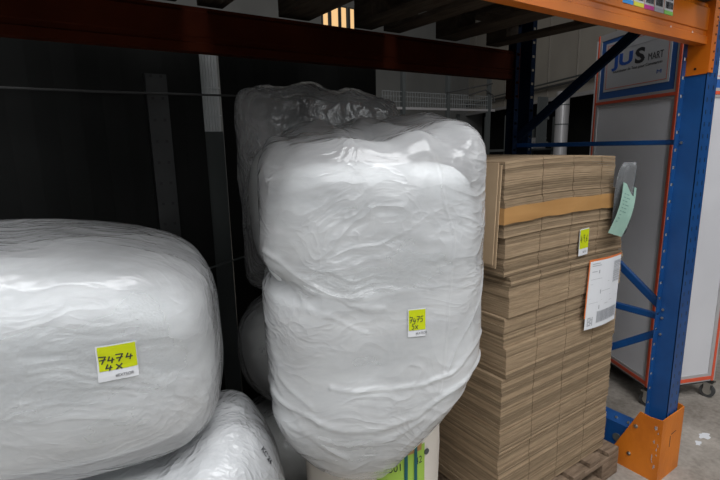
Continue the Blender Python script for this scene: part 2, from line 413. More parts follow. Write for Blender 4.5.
pallet('pallet', 'dark wooden pallet on the beams, above the cardboard stack', 1.48, 2.30, .76, 1.96, zt, M['dark_wood'], 'pallets on the level above')
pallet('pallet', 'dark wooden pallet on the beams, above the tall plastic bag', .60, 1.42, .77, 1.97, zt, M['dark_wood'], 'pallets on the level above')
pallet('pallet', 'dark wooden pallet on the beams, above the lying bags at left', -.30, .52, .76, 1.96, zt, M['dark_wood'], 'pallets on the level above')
# unseen cartons added on them to block light from above
for (x0, x1, lb) in ((1.52, 2.30, 'unseen brown carton added to block light, on the pallet above the cardboard stack'), (.62, 1.40, 'unseen brown carton added to block light, on the pallet above the tall bag'), (-.28, .50, 'unseen brown carton added to block light, on the pallet above the lying bags')):
    b = BM(); box(b, x0, x1, .79, 1.94, zt + .1445, zt + .75); 
    o = obj('carton', b, M['kraft'], bevel=.004); tag(o, lb, 'box', 'unseen light-blocking cartons on the level above')

# ------------------------------------------------------------------ cardboard stack on its pallet
pallet('pallet', 'worn brown wooden pallet under the tall cardboard stack', 1.385, 2.215, 1.045, 1.87, 0, M['wood'], swap=True)
XC = [1.565, 1.76, 1.96]
def arch(x, z): 
    k = max(0, (z - .5)) / 1.05
    return .016 * k * k * (1 - ((x - 1.70) / .42) ** 2)
def sheet_bm(x0, x1, y0, y1, z, t, dz):
    b = BM()
    xs = [x0]
    for c in XC:
        if c - .05 > x0 and c + .02 < x1: xs += [c - .1, c - .002, c + .002]
    xs += [(xs[-1] + x1) / 2, x1]
    xs = sorted(xs)
    slot = lambda a, b_: any(abs((a + b_) / 2 - c) < .003 for c in XC)
    cells = []
    for a, c in zip(xs, xs[1:]):
        ys = [(y0 + .13, y1 - .13)] if slot(a, c) else [(y0, y1)]
        for (ya, yb) in ys: cells.append((a, c, ya, yb))
    for (a, c, ya, yb) in cells:
        za, zc = z + arch(a, z), z + arch(c, z)
        v = [b.verts.new(p) for p in ((a, ya, za), (c, ya, zc), (c, yb, zc), (a, yb, za), (a, ya, za + t), (c, ya, zc + t), (c, yb, zc + t), (a, yb, za + t))]
        for f in ((0, 3, 2, 1), (4, 5, 6, 7), (0, 1, 5, 4), (2, 3, 7, 6), (0, 4, 7, 3), (1, 2, 6, 5)): b.faces.new([v[i] for i in f])
    return b
bundles = [(.146, .733, 1.370, 2.150, 1.092, 'tallest bundle at the bottom of the stack, resting on the pallet'),
           (.735, .858, 1.382, 2.148, 1.085, 'second bundle up from the pallet'),
           (.860, .975, 1.376, 2.152, 1.096, 'third bundle up, behind the lower end of the shipping label'),
           (.977, 1.132, 1.388, 2.160, 1.088, 'fourth bundle up, behind the upper end of the shipping label'),
           (1.134, 1.278, 1.366, 2.170, 1.100, 'bundle carrying the small yellow sticker'),
           (1.280, 1.412, 1.350, 2.150, 1.094, 'bundle wrapped by the shiny brown tape band'),
           (1.414, 1.546, 1.352, 2.062, 1.102, 'shorter bundle on the very top of the stack')]
random.seed(21)
bund = []
for (z0, z1, x0, x1, y0, lb) in bundles:
    t = thing('cardboard_bundle', 'flattened brown cardboard boxes, ' + lb, 'cardboard bundle', ((x0 + x1) / 2, y0 + .3, z0), 'bundles of flattened boxes in the tall stack')
    bund.append(t)
    n = max(3, round((z1 - z0) / .0085)); p = (z1 - z0) / n
    dx = dy = 0
    for i in range(n):
        if random.random() < .25: dx, dy = random.uniform(-.003, .003), random.uniform(-.003, .003)
        jx, jy = dx + random.uniform(-.0008, .0008), dy + random.uniform(-.0012, .0012)
        z = z0 + i * p
        obj('sheet', sheet_bm(x0 + jx, x1 + jx, y0 + jy, y0 + .46 + jy, z, p * random.uniform(.86, .98), 0), M['card'], t)
# tape band
tb = thing('tape_band', 'glossy brown tape band wrapped across upper front of cardboard stack', 'tape', (1.7, 1.08, 1.36))
b = BM(); xs = [1.338 + i * (2.158 - 1.338) / 16 for i in range(17)]
top = []
for sgn in (0,):
    F1 = [b.verts.new((x, 1.0855 - .002 * math.sin(i), 1.330 + arch(x, 1.33) + .002 * math.sin(i * 1.7))) for i, x in enumerate(xs)]
    F2 = [b.verts.new((x, 1.0855 - .002 * math.sin(i * .8), 1.388 + arch(x, 1.388) + .002 * math.sin(i * 1.1))) for i, x in enumerate(xs)]
    for i in range(16): b.faces.new((F1[i], F1[i + 1], F2[i + 1], F2[i]))
    a1 = b.verts.new((1.338, 1.35, 1.33)); a2 = b.verts.new((1.338, 1.35, 1.388)); b.faces.new((a1, F1[0], F2[0], a2))
    c1 = b.verts.new((2.158, 1.5, 1.33)); c2 = b.verts.new((2.158, 1.5, 1.388)); b.faces.new((F1[-1], c1, c2, F2[-1]))
o = obj('band', b, M['tape'], tb); sm = o.modifiers.new('s', 'SOLIDIFY'); sm.thickness = .0012
# leaning sheets at the left side of the top
for i, (xa, ya, yb, z0, z1, lb) in enumerate(((1.328, 1.105, 1.58, 1.185, 1.548, 'upright brown cardboard sheet leaning on the left side of the stack, outermost of two'), (1.339, 1.100, 1.56, 1.172, 1.54, 'upright brown cardboard sheet tight against the stack, inner one of two'))):
    b = BM()
    prism(b, [(ya + .012, z0), (yb, z0 + .01), (yb, z1 - .01), (ya + .0, z1)], 'x', xa - .006, xa - .0015)
    for v in b.verts: v.co.x -= .012 * (v.co.z - z0) / .36 * 0
    o = obj('cardboard_sheet', b, M['kraft'], bevel=.001); tag(o, lb, 'cardboard sheet', 'sheets standing at the side of the stack')
# neon sticker on stack
def sticker_flat(parent_kind, o, u, v, w, h, lines): pass
def small_sticker(t, M4, w, h, hand, foot, white_frac=.26, bend=None):
    """t: parent part; M4 maps (x,y,z) of sticker plane to world"""
    f = bend or (lambda p: M4 @ p)
    def grid(x0, x1, y0, y1, z, n=8):
        b = BM(); V = [[b.verts.new(f(Vector((x0 + (x1 - x0) * i / n, y0 + (y1 - y0) * j / n, z)))) for j in range(n + 1)] for i in range(n + 1)]
        for i in range(n):
            for j in range(n): b.faces.new((V[i][j], V[i + 1][j], V[i + 1][j + 1], V[i][j + 1]))
        return b
    base = obj('label_sticker', grid(0, w, 0, h, 0), M['white_sheet'], t)
    obj('neon_field', grid(w * .05, w * .99, h * white_frac, h * .97, .0009), M['neon'], base)
    b = BM()
    for stroke in hand:
        for (x0, y0), (x1, y1) in zip(stroke, stroke[1:]):
            a = Vector((x0 * w, y0 * h, 0)); c = Vector((x1 * w, y1 * h, 0)); d = (c - a)
            if d.length < 1e-6: continue
            nn = Vector((-d.y, d.x, 0)).normalized() * w * .018; d = d.normalized() * w * .012
            vs = [b.verts.new(f(p + Vector((0, 0, .0016)))) for p in (a - d - nn, c + d - nn, c + d + nn, a - d + nn)]
            b.faces.new(vs)
    obj('handwriting', b, M['print'], base)
    if foot:
        b = text_bm(foot, h * .115, 0)
        for v in b.verts: v.co = f(Vector((v.co.x * .82 + w * .44, v.co.y + h * .09, .0014)))
        obj('printed_text', b, M['print'], base)
    return base
def seven(x, y, s): return [[(x, y + s), (x + .16, y + s * .96), (x + .05, y)], [(x + .01, y + s * .5), (x + .15, y + s * .55)]]
def four(x, y, s): return [[(x + .05, y + s), (x, y + s * .38), (x + .15, y + s * .42)], [(x + .12, y + s * .75), (x + .09, y)]]
def five(x, y, s): return [[(x + .16, y + s), (x + .04, y + s * .95), (x + .03, y + s * .55), (x + .12, y + s * .5), (x + .11, y + s * .1), (x, y)]]
def six(x, y, s): return [[(x + .12, y + s), (x + .02, y + s * .5), (x + .03, y + .02), (x + .12, y + .03), (x + .12, y + s * .4), (x + .03, y + s * .4)]]
def ex(x, y, s): return [[(x, y + s), (x + .13, y)], [(x + .14, y + s), (x, y)]]
def nine(x, y, s): return [[(x + .13, y + s * .6), (x + .03, y + s * .6), (x + .03, y + s), (x + .13, y + s), (x + .12, y)]]
h7474 = seven(.08, .50, .2) + four(.29, .50, .18) + seven(.50, .51, .2) + four(.74, .52, .17) + four(.22, .30, .16) + ex(.48, .30, .13)
h7475 = seven(.10, .52, .2) + four(.30, .50, .18) + seven(.50, .53, .2) + five(.70, .53, .2) + five(.22, .28, .2) + ex(.42, .29, .12)
h49 = four(.12, .50, .26) + nine(.40, .50, .26) + [[(.62, .5), (.64, .48)]] + six(.70, .5, .24)
small_sticker(bund[4], frameM((1.815, 1.0895, 1.150), (1, 0, .03), (0, 0, 1)), .066, .112, h49, '#EXT', .26)

# shipping-label pouch hanging on the front
def curl(x0, z0, w, h, fn):
    def f(p): return Vector((x0 + p.x + fn(p)[0], 1.078 - p.z + fn(p)[1], z0 + p.y))
    return f
pw, ph = .240, .292
pf = curl(1.868, .825, pw, ph, lambda p: (-.012 + .035 * (p.y / ph), -.010 * math.sin(p.x / pw * 3.1) - .012 * (1 - p.y / ph)))
def gridf(f, x0, x1, y0, y1, z, n=10):
    b = BM(); V = [[b.verts.new(f(Vector((x0 + (x1 - x0) * i / n, y0 + (y1 - y0) * j / n, z)))) for j in range(n + 1)] for i in range(n + 1)]
    for i in range(n):
        for j in range(n): b.faces.new((V[i][j], V[i + 1][j], V[i + 1][j + 1], V[i][j + 1]))
    return b
dp = thing('document_pouch', 'clear pouch with orange edge holding white shipping label, on cardboard stack front', 'document pouch', (1.99, 1.07, 1.0))
po = obj('pouch_backing', gridf(pf, -.006, pw + .003, .05, ph + .008, 0), new_mat('pouch_orange', (.62, .16, .04), .3), dp)
pap = obj('shipping_label', gridf(pf, 0, pw, 0, ph, .0012), M['white_sheet'], dp)
b = BM()
def mark(x0, x1, y0, y1, z=.0022):
    vs = [b.verts.new(pf(Vector((x, y, z)))) for x, y in ((x0 * pw, y0 * ph), (x1 * pw, y0 * ph), (x1 * pw, y1 * ph), (x0 * pw, y1 * ph))]; b.faces.new(vs)
random.seed(3)
yy = .62
while yy < .93:                       # upper-right barcode, bars lying flat
    h_ = random.choice((.008, .014)); mark(.72, .97, yy, yy + h_); yy += h_ + random.choice((.006, .010))
xx = .30
while xx < .95:                       # lower barcode, bars standing
    w_ = random.choice((.008, .016)); mark(xx, xx + w_, .07, .24); xx += w_ + random.choice((.008, .012))
for (a, c, d, e) in ((.05, .26, .955, .965), (.05, .30, .925, .935), (.06, .20, .84, .85), (.24, .27, .81, .86), (.05, .35, .73, .735), (.05, .6, .66, .664), (.33, .35, .50, .56), (.36, .65, .53, .535), (.05, .7, .45, .453), (.33, .35, .27, .33), (.5, .62, .33, .336), (.65, .75, .36, .366), (.38, .95, .40, .403), (.05, .3, .38, .384)): mark(a, c, d, e)
for i in range(5):                    # dense printed block, lower left
    for j in range(5):
        if (i * 3 + j * 2) % 4 != 1: mark(.06 + i * .028, .082 + i * .028, .05 + j * .026, .07 + j * .026)
obj('printing', b, M['print_grey'], pap)

# grey film pouch and mint note at the stack's right edge
gp = thing('packing_slip_pouch', 'smoky plastic pouch holding a mint green slip at the upper right edge of the stack', 'document pouch', (2.15, 1.08, 1.37))
b = BM(); n = 12
V = []
for i in range(n + 1):
    row = []
    for j in range(9):
        u = i / n; v = j / 8; hw = .055 * (1 - (abs(u - .5) * 2) ** 6 * .5)
        row.append(b.verts.new((2.070 + (v - .5) * 2 * hw + .006 * math.sin(u * 7), 1.066 + .012 * math.cos(v * 3.1) - .02 * u, 1.215 + u * .31)))
    V.append(row)
for i in range(n):
    for j in range(8): b.faces.new((V[i][j], V[i][j + 1], V[i + 1][j + 1], V[i + 1][j]))
o = obj('smoky_film', b, film_mat('smoky_film', .30, (.30, .31, .32), bump=.3), gp, smooth=True); o.modifiers.new('s', 'SOLIDIFY').thickness = .001
nf = lambda p: Vector((1.955 + p.x + .085 * (p.y / .2), 1.050 - p.z - .014 * math.sin(p.y / .2 * 3) + .01 * p.x, 1.238 + p.y - .28 * p.x))
nt = obj('mint_slip', gridf(nf, 0, .115, 0, .205, 0), M['mint'], gp, smooth=True)
b = BM()
for k in range(9):
    y = .05 + k * .014; x0 = .018 if k % 3 else .012
    for (xa, xb) in ((x0, x0 + .014), (x0 + .022, x0 + (.05 if k % 2 else .04))):
        if k < 3 and xa > .03: continue
        vs = [b.verts.new(nf(Vector(q))) for q in ((xa, y, .001), (xb, y, .001), (xb, y + .003, .001), (xa, y + .003, .001))]; b.faces.new(vs)
obj('printing', b, new_mat('slip_print', (.10, .20, .17), .6), nt)

# ------------------------------------------------------------------ plastic bags
def quad_sphere(n):
    """unit-cube surface grid: list of directions and faces, welded"""
    b = BM(); idx = {}
    def vert(p):
        k = tuple(round(c, 5) for c in p)
        if k not in idx: idx[k] = b.verts.new(p)
        return idx[k]
    for ax in range(3):
        for s in (-1, 1):
            g = [[None] * (n + 1) for _ in range(n + 1)]
            for i in range(n + 1):
                for j in range(n + 1):
                    u = math.tan((i / n * 2 - 1) * math.pi / 4); v = math.tan((j / n * 2 - 1) * math.pi / 4)
                    p = [0, 0, 0]; p[ax] = s; p[(ax + 1) % 3] = u; p[(ax + 2) % 3] = v; g[i][j] = vert(tuple(p))
            for i in range(n):
                for j in range(n):
                    q = (g[i][j], g[i + 1][j], g[i + 1][j + 1], g[i][j + 1]); b.faces.new(q if s > 0 else q[::-1])
    return b
def ridge(p, seed=0.):
    return 1 - abs(noise.noise(p + Vector((seed, seed * 1.7, -seed)))) * 2
def soft(center, yaw, h, ea=3., eb=3.5, n=80, lump=.02, lscale=3., wr=.006, wdir=(1, 1, 5), wrot=(0, 0, 0), seed=0., shape=None, pitch=0.):
    """a stuffed soft body: superellipsoid of half sizes h, lumps and stretched wrinkles; shape(p, unit) edits local points"""
    b = quad_sphere(n); hx, hy, hz = h
    RM = Matrix.Rotation(yaw, 4, 'Z') @ Matrix.Rotation(pitch, 4, 'Y'); RM.translation = Vector(center)
    from mathutils import Euler
    WR = Euler(wrot).to_matrix(); wd = Vector(wdir)
    for v in b.verts:
        d = v.co.normalized()
        r = ((abs(d.x) ** ea + abs(d.y) ** ea) ** (eb / ea) + abs(d.z) ** eb) ** (-1 / eb)
        un = d * r; p = Vector((un.x * hx, un.y * hy, un.z * hz))
        nrm = Vector((d.x / hx, d.y / hy, d.z / hz)).normalized()
        q = p * lscale + Vector((seed * 3.1, seed, seed * 2.3))
        k = lump * noise.noise(q) + lump * .4 * noise.noise(q * 2.3)
        w = WR @ p; w = Vector((w.x * wd.x, w.y * wd.y, w.z * wd.z)); w += Vector([noise.noise(p * 4 + Vector((i * 9., seed, 0))) for i in range(3)]) * .5
        rg = ridge(w * 1.6, seed); rg2 = ridge(w * 4.1, seed + 5)
        k += wr * (max(0, rg - .45) * 1.8 + max(0, rg2 - .5) * .7)
        p = p + nrm * k
        if shape: p = shape(p, un, nrm)
        v.co = RM @ p
    return b
def bvh(o):
    me = o.data; mw = Matrix()  # world coordinates are baked into the mesh
    return BVHTree.FromPolygons([v.co for v in me.vertices], [list(p.vertices) for p in me.polygons])
def on_surface(tree, o, u, v, off=.0035):
    """map sticker plane to the film by casting inwards"""
    u = Vector(u).normalized(); v = Vector(v).normalized(); n = u.cross(v)
    def f(p):
        s = Vector(o) + u * p.x + v * p.y + n * .3
        hit = tree.ray_cast(s, -n, 1.)
        q = hit[0] if hit[0] else Vector(o) + u * p.x + v * p.y
        return q + n * (off + p.z * 1.5)
    return f
def gauss(x, s): return math.exp(-(x / s) ** 2)

YAW = R(-34)
# --- tall bag in the middle
t1 = thing('plastic_bag', 'tall crinkled clear plastic bag stuffed with white bubble wrap, neon 7475 sticker on front', 'plastic bag', (.90, 1.33, .42), 'large bags of bubble wrap')
# long folds on the front of the film: polylines in local (x, z above floor), height, width
FOLDS = [([(-.33, 1.33), (-.25, 1.27), (-.11, 1.185), (.0, 1.16)], .008, .010), ([(-.33, 1.27), (-.20, 1.16), (-.05, 1.10)], .005, .009),
         ([(-.24, 1.23), (-.10, 1.20), (.12, 1.21)], .006, .014),
         ([(-.16, .925), (.0, .905), (.12, .915), (.20, .94), (.33, 1.03)], .010, .011), ([(-.33, .885), (-.20, .81), (-.03, .79), (.10, .82), (.20, .87), (.34, .95)], .014, .012),
         ([(-.30, .80), (-.12, .745), (.02, .755), (.12, .80)], .009, .010), ([(-.34, 1.10), (-.31, .95), (-.22, .86)], .007, .010),
         ([(.34, 1.26), (.31, 1.14), (.22, 1.02), (.18, .93)], .006, .006), ([(.14, 1.62), (.16, 1.50), (.20, 1.36), (.19, 1.1), (.15, .72)], .003, .005),
         ([(-.33, .95), (-.26, .80), (-.14, .70)], .008, .012), ([(.33, .86), (.18, .78), (.06, .68)], .007, .011)]
def seg_d(px, pz, a, b):
    ax, az = a; bx_, bz = b; dx, dz = bx_ - ax, bz - az; t = max(0, min(1, ((px - ax) * dx + (pz - az) * dz) / (dx * dx + dz * dz)))
    ex_, ez = px - ax - dx * t, pz - az - dz * t
    return math.hypot(ex_, ez) * (1 if ez > 0 else -1)
def tall_shape(p, un, n, film=False):
    Z = p.z + 1.115
    k = gauss(Z - (1.20 - .30 * (p.x + .2)), .03) * .034 * max(0, min(1, (.12 - p.x) / .3))
    k2 = gauss(Z - (.84 + .05 * p.x), .02) * .010
    s = 1 - (k + k2) / .36
    lo = max(0, (.87 + (.30 if p.x > 0 else .10) * p.x - Z) / .31); s *= 1 - .62 * lo ** 2.0; sy = 1 - .22 * lo ** 2
    z2 = p.z
    x, y = p.x * s, p.y * (sy if p.y < 0 else s)
    if p.y < 0: z2 += (-.030 + .20 * max(0, p.x)) * min(1, lo) * min(1, -p.y / .2)
    if Z < .80:   # the underside rests on the roll
        rr = math.hypot(x - .004, y - .076)
        if rr < .275: z2 = max(z2, .652 - 1.115)
        elif rr < .31: z2 = max(z2, .652 - 1.115 - (rr - .275) * 3)
    if film and p.y < .12:
        o = 0
        for pts, hgt, wd in FOLDS:
            q = (p.x + .012 * noise.noise(p * 9), Z + .016 * noise.noise(p * 7))
            d = min(abs(seg_d(q[0], q[1], a, b_)) for a, b_ in zip(pts, pts[1:]))
            if d < wd * 2.5:
                o = max(o, hgt * .95 * gauss(d, wd * .7) * (.35 + .9 * abs(noise.noise(Vector((p.x * 8 + hgt * 500, Z * 5, 2.))))))
        f = min(1, (.12 - p.y) / .1)
        x += n.x * o * f; y += n.y * o * f
    return Vector((x, y, z2))
def tall_film(p, un, n):
    p = tall_shape(p, un, n, True); Z = p.z + 1.115
    if Z > 1.42:   # loose neck of the bag: rises to the right and to the back
        k = min(1, (Z - 1.42) / .22)
        p.z += k * (.050 * (p.y / .3) + .036 * (p.x / .36) - .030 * gauss(p.x - .03, .05) * (p.y < 0) * min(1, -p.y / .1) + .035 * noise.noise(Vector((p.x * 10, p.y * 6, 3))))
        p.x += .012 * k * (1 if p.x > 0 else -.3)
    return p
C1 = (.918, 1.318, 1.115)
f1 = obj('plastic_film', soft(C1, R(-26), (.350, .312, .560), 3.8, 10., 170, .010, 4., .0016, (1.0, 1.0, 3.5), (0, R(-28), 0), 2., tall_film), M['film_front'], t1, smooth=True)
obj('bubble_wrap_filling', soft((C1[0], C1[1], 1.085), R(-26), (.335, .297, .500), 3.5, 6.5, 80, .010, 4, .002, seed=2., shape=lambda p, un, n: tall_shape(p + Vector((0, 0, -.02)), un, n)), M['bubble'], t1, smooth=True)
T = bvh(f1)
pt = on_surface(T, (.826, .985, 1.072), (math.cos(R(-30)), math.sin(R(-30)), .03), (0, 0, 1), .004)
s1 = small_sticker(f1, None, .052, .083, h7475, '#EXTSOR', .24, pt)

# --- wrapped roll standing under the tall bag
t2 = thing('wrapped_roll', 'upright plastic wrapped roll with bright green sheet and two teal straps, under the tall bag', 'wrapped roll', (.90, 1.30, 0))
b = BM(); n = 48; prof = [(.21, 0), (.255, .012), (.26, .10), (.257, .3), (.261, .5), (.258, .62), (.246, .640), (.15, .645), (.02, .645)]
V = [[b.verts.new((.972 + r * math.cos(2 * math.pi * i / n) * (1 + .006 * math.sin(5 * i + z * 9)), 1.385 + r * math.sin(2 * math.pi * i / n), z)) for i in range(n)] for r, z in prof]
for a, c in zip(V, V[1:]):
    for i in range(n): b.faces.new((a[i], a[(i + 1) % n], c[(i + 1) % n], c[i]))
b.faces.new(V[0][::-1]); b.faces.new(V[-1])
body = obj('roll_body', b, M['core'], t2, smooth=True)
def on_roll(ang0, r):
    def f(p): 
        a = ang0 + p.x / r; return Vector((.972 + (r + p.z) * math.sin(a), 1.385 - (r + p.z) * math.cos(a), p.y))
    return f
rf = on_roll(R(-10), .2635)   # angle measured from -Y
sh = obj('green_sheet', gridf(rf, -.100, .088, .36, .598, 0, 14), M['neon_green'], t2)
for tx, xo in (('2501', -.078), ('42', .040)):
    b = text_bm(tx, .040)
    for v in b.verts: v.co = rf(Vector((v.co.x * .85 + xo, v.co.y + .530, .001)))
    obj('printed_number', b, M['print'], sh)
b = BM()
for zz in (.575, .565, .50, .485, .47):
    vs = [b.verts.new(rf(Vector(q))) for q in ((-.07, zz, .001), (.05, zz, .001), (.05, zz + .005, .001), (-.07, zz + .005, .001))]; b.faces.new(vs)
obj('printed_line', b, M['print'], sh)
obj('brown_tape_piece', gridf(rf, -.020, .070, .580, .612, .0015, 10), M['tape'], t2)
for x in (-.004, .036):
    obj('strap', gridf(rf, x, x + .013, .02, .652, .003, 14), M['teal'], t2)
b = BM(); c = rf(Vector((.096, .560, .001))); cyl(b, c, (math.sin(R(0)) + .05, -1, 0), .011, .003, 20); obj('rivet', b, M['dim'], t2)

# --- bags at the back
def flat_top(k):
    def f(p, un, n):
        if un.z > .5: p.z += .02 * noise.noise(Vector((p.x * 8 + k, p.y * 6, k)))
        return p
    return f
def peaky(p, un, n):
    if un.z > .4:
        k = (un.z - .4) / .6
        p.z += k * (.05 * noise.noise(Vector((p.x * 7, p.y * 5, 2.))) + .03 * max(0, -un.x) ** 2 - .05 * max(0, un.x) ** 2)
    return p
t3 = thing('plastic_bag', 'crumpled clear plastic bag in shadow behind the tall bag, its neck rising at left', 'plastic bag', (1.07, 1.92, 1.0), 'large bags of bubble wrap')
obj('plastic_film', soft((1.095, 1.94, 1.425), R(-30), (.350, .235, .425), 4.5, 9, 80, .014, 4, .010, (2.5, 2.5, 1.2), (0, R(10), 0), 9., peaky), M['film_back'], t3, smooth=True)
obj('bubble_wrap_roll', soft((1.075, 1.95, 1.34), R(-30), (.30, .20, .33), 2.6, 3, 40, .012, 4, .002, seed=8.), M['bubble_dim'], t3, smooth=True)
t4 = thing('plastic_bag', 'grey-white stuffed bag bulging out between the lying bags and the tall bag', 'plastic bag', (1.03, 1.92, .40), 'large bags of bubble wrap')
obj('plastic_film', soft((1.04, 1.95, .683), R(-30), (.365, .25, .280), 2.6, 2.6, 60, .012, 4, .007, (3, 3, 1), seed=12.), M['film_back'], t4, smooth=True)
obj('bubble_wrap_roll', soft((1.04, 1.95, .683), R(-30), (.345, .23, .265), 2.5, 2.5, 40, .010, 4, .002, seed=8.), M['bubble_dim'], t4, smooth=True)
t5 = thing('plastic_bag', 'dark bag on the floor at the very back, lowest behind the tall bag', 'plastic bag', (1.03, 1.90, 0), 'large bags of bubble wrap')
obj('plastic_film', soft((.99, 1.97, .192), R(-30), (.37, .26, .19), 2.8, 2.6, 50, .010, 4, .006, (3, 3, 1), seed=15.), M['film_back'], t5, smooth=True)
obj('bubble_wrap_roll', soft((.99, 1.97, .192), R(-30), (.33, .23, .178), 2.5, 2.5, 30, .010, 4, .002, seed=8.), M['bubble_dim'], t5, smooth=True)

# --- lying bags at left
A = R(-20); dA = Vector((math.cos(A), math.sin(A), 0))
t6 = thing('plastic_bag', 'big white plastic-wrapped bag lying on its side, neon 7474 4x sticker on front', 'plastic bag', (-.3, 1.6, .63), 'large bags of bubble wrap')
C6 = Vector((.425, 1.44, 1.062)) - dA * .80
def lie_shape(p, un, n):
    ex_ = max(0, un.x) ** 3
    p.z -= .03 * ex_                                    # droops at the right end
    if un.z < 0: p.y += .05 * (-un.z) ** 2 * (p.y < 0)  # underside tucks in
    return p
def lie_film(p, un, n):
    p = lie_shape(p, un, n)
    if un.z > .6: p.z += .014 * (un.z - .6) / .4 * (1 + noise.noise(Vector((p.x * 5, p.y * 8, 1))))
    return p
f6 = obj('plastic_film', soft(C6, A, (.80, .345, .325), 3.4, 4.6, 170, .012, 3.2, .003, (1.0, 4, 4), (0, R(-14), 0), 21., lie_film), M['film_left'], t6, smooth=True)
obj('foam_roll', soft(C6 - Vector((0, 0, .040)), A, (.782, .333, .278), 3.4, 3.2, 60, .012, 3.2, .002, seed=21., shape=lie_shape), M['bubble'], t6, smooth=True)
T6 = bvh(f6)
pt6 = on_surface(T6, (.080, 1.25, 1.072), (math.cos(R(-30)), math.sin(R(-30)), -.03), (0, 0, 1), .004)
small_sticker(f6, None, .080, .090, h7474, '#EXTSOR', .29, pt6)
t7 = thing('plastic_bag', 'lowest left stuffed white bag, squashed under the lying bag with the 7474 sticker', 'plastic bag', (-.2, 1.55, 0), 'large bags of bubble wrap')
C7 = Vector((.582, 1.335, .385)) - dA * .85
def low_shape(p, un, n):
    if un.x > 0: p.x += .05 * un.x ** 3 * (-un.z)
    k = max(0, min(1, (p.x - .48) / .26)); k = k * k * (3 - 2 * k)
    if un.z > 0: p.z += .17 * k * un.z ** .5 * max(0, 1 - abs(un.y) ** 3) + .02 * k * noise.noise(p * 9)      # shoulder pushed up past the end of the bag above
    cap = .325 + .30 * k
    if p.z > cap: p.z = cap + (p.z - cap) * .12     # pressed flat by the bag lying on it
    return p
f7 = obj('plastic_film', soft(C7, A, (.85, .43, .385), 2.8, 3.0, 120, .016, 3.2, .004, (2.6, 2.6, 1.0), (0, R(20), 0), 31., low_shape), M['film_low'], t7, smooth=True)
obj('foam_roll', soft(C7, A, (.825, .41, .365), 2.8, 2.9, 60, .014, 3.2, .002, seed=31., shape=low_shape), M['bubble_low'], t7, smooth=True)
T7 = bvh(f7)
pt7 = on_surface(T7, (.466, 1.242, .728), (-.80, -.58, -.10), (.30, -.25, -.92), .006)
b = text_bm('KC 24', .021, 0, .0006)
for v in b.verts: v.co = pt7(Vector((-v.co.y, v.co.x, .0)))
obj('printed_mark', b, M['print'], f7)

# ------------------------------------------------------------------ behind the rack
def panel(label, x0, x1, y, z1, mat, name='partition_panel'):
    b = BM(); n = max(2, int((x1 - x0) / .09)); V = []
    for i in range(n + 1):
        x = x0 + (x1 - x0) * i / n; yy = y + .006 * (i % 2)
        V.append([b.verts.new((x, yy, 0)), b.verts.new((x, yy, z1))])
    for i in range(n): b.faces.new((V[i][0], V[i + 1][0], V[i + 1][1], V[i][1]))
    o = obj(name, b, mat); o.modifiers.new('s', 'SOLIDIFY').thickness = .01
    return tag(o, label, 'partition', 'dark partition sheets behind the rack')
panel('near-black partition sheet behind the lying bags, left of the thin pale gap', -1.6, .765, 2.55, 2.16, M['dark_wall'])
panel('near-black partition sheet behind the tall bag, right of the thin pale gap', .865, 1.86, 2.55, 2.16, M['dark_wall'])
t8 = thing('perforated_upright', 'dim grey perforated steel upright standing against the dark partition', 'rack upright', (.535, 2.48, 0))
b = BM(); prism(b, [(.490, 2.48), (.585, 2.48), (.585, 2.535), (.580, 2.535), (.580, 2.485), (.495, 2.485), (.495, 2.535), (.490, 2.535)], 'z', 0, 1.96); obj('post', b, holes(vary(new_mat('galvanised_punched', rough=.5, metal=.2), (.016, .017, .017), (.024, .025, .025), 8, 3), [(0, .515), (0, .560)], .1, .013, .0065, (.004, .004, .004)), t8)
b = BM(); tube(b, [(-1.4, 2.44, 1.868), (.3, 2.44, 1.866), (1.0, 2.44, 1.872), (1.85, 2.44, 1.870)], .0055); o = obj('thin_rod', b, M['rubber']); tag(o, 'thin pale horizontal rod crossing the dark partition and grey upright', 'rod')
b = BM(); tube(b, [(.60, 2.45, .98), (.8, 2.45, 1.02), (1.0, 2.45, 1.05)], .005); o = obj('cable', b, M['dim']); tag(o, 'thin grey cable low on the dark partition beside the lying bag', 'cable')
t9 = thing('ribbed_strip', 'pale ribbed strip showing in the narrow gap between dark partition sheets', 'panel strip', (.82, 2.60, 0))
M['strip_glow'] = new_mat('strip_glow', (.36, .37, .37), .5); M['strip_glow'].node_tree.nodes['Principled BSDF'].inputs['Emission Color'].default_value = (.8, .85, .85, 1); M['strip_glow'].node_tree.nodes['Principled BSDF'].inputs['Emission Strength'].default_value = .025; M['strip_dim'] = new_mat('strip_dim', (.06, .068, .066), .6)  # faint emission on the upper strip stands in for light from behind
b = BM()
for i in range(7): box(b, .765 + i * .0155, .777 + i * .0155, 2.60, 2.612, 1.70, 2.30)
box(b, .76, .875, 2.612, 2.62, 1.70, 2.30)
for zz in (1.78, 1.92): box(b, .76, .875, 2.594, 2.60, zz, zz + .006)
obj('ribbed_sheet', b, M['strip_glow'], t9)
b = BM(); box(b, .75, .88, 2.60, 2.615, 0, 1.70); obj('backing_sheet', b, M['strip_dim'], t9)

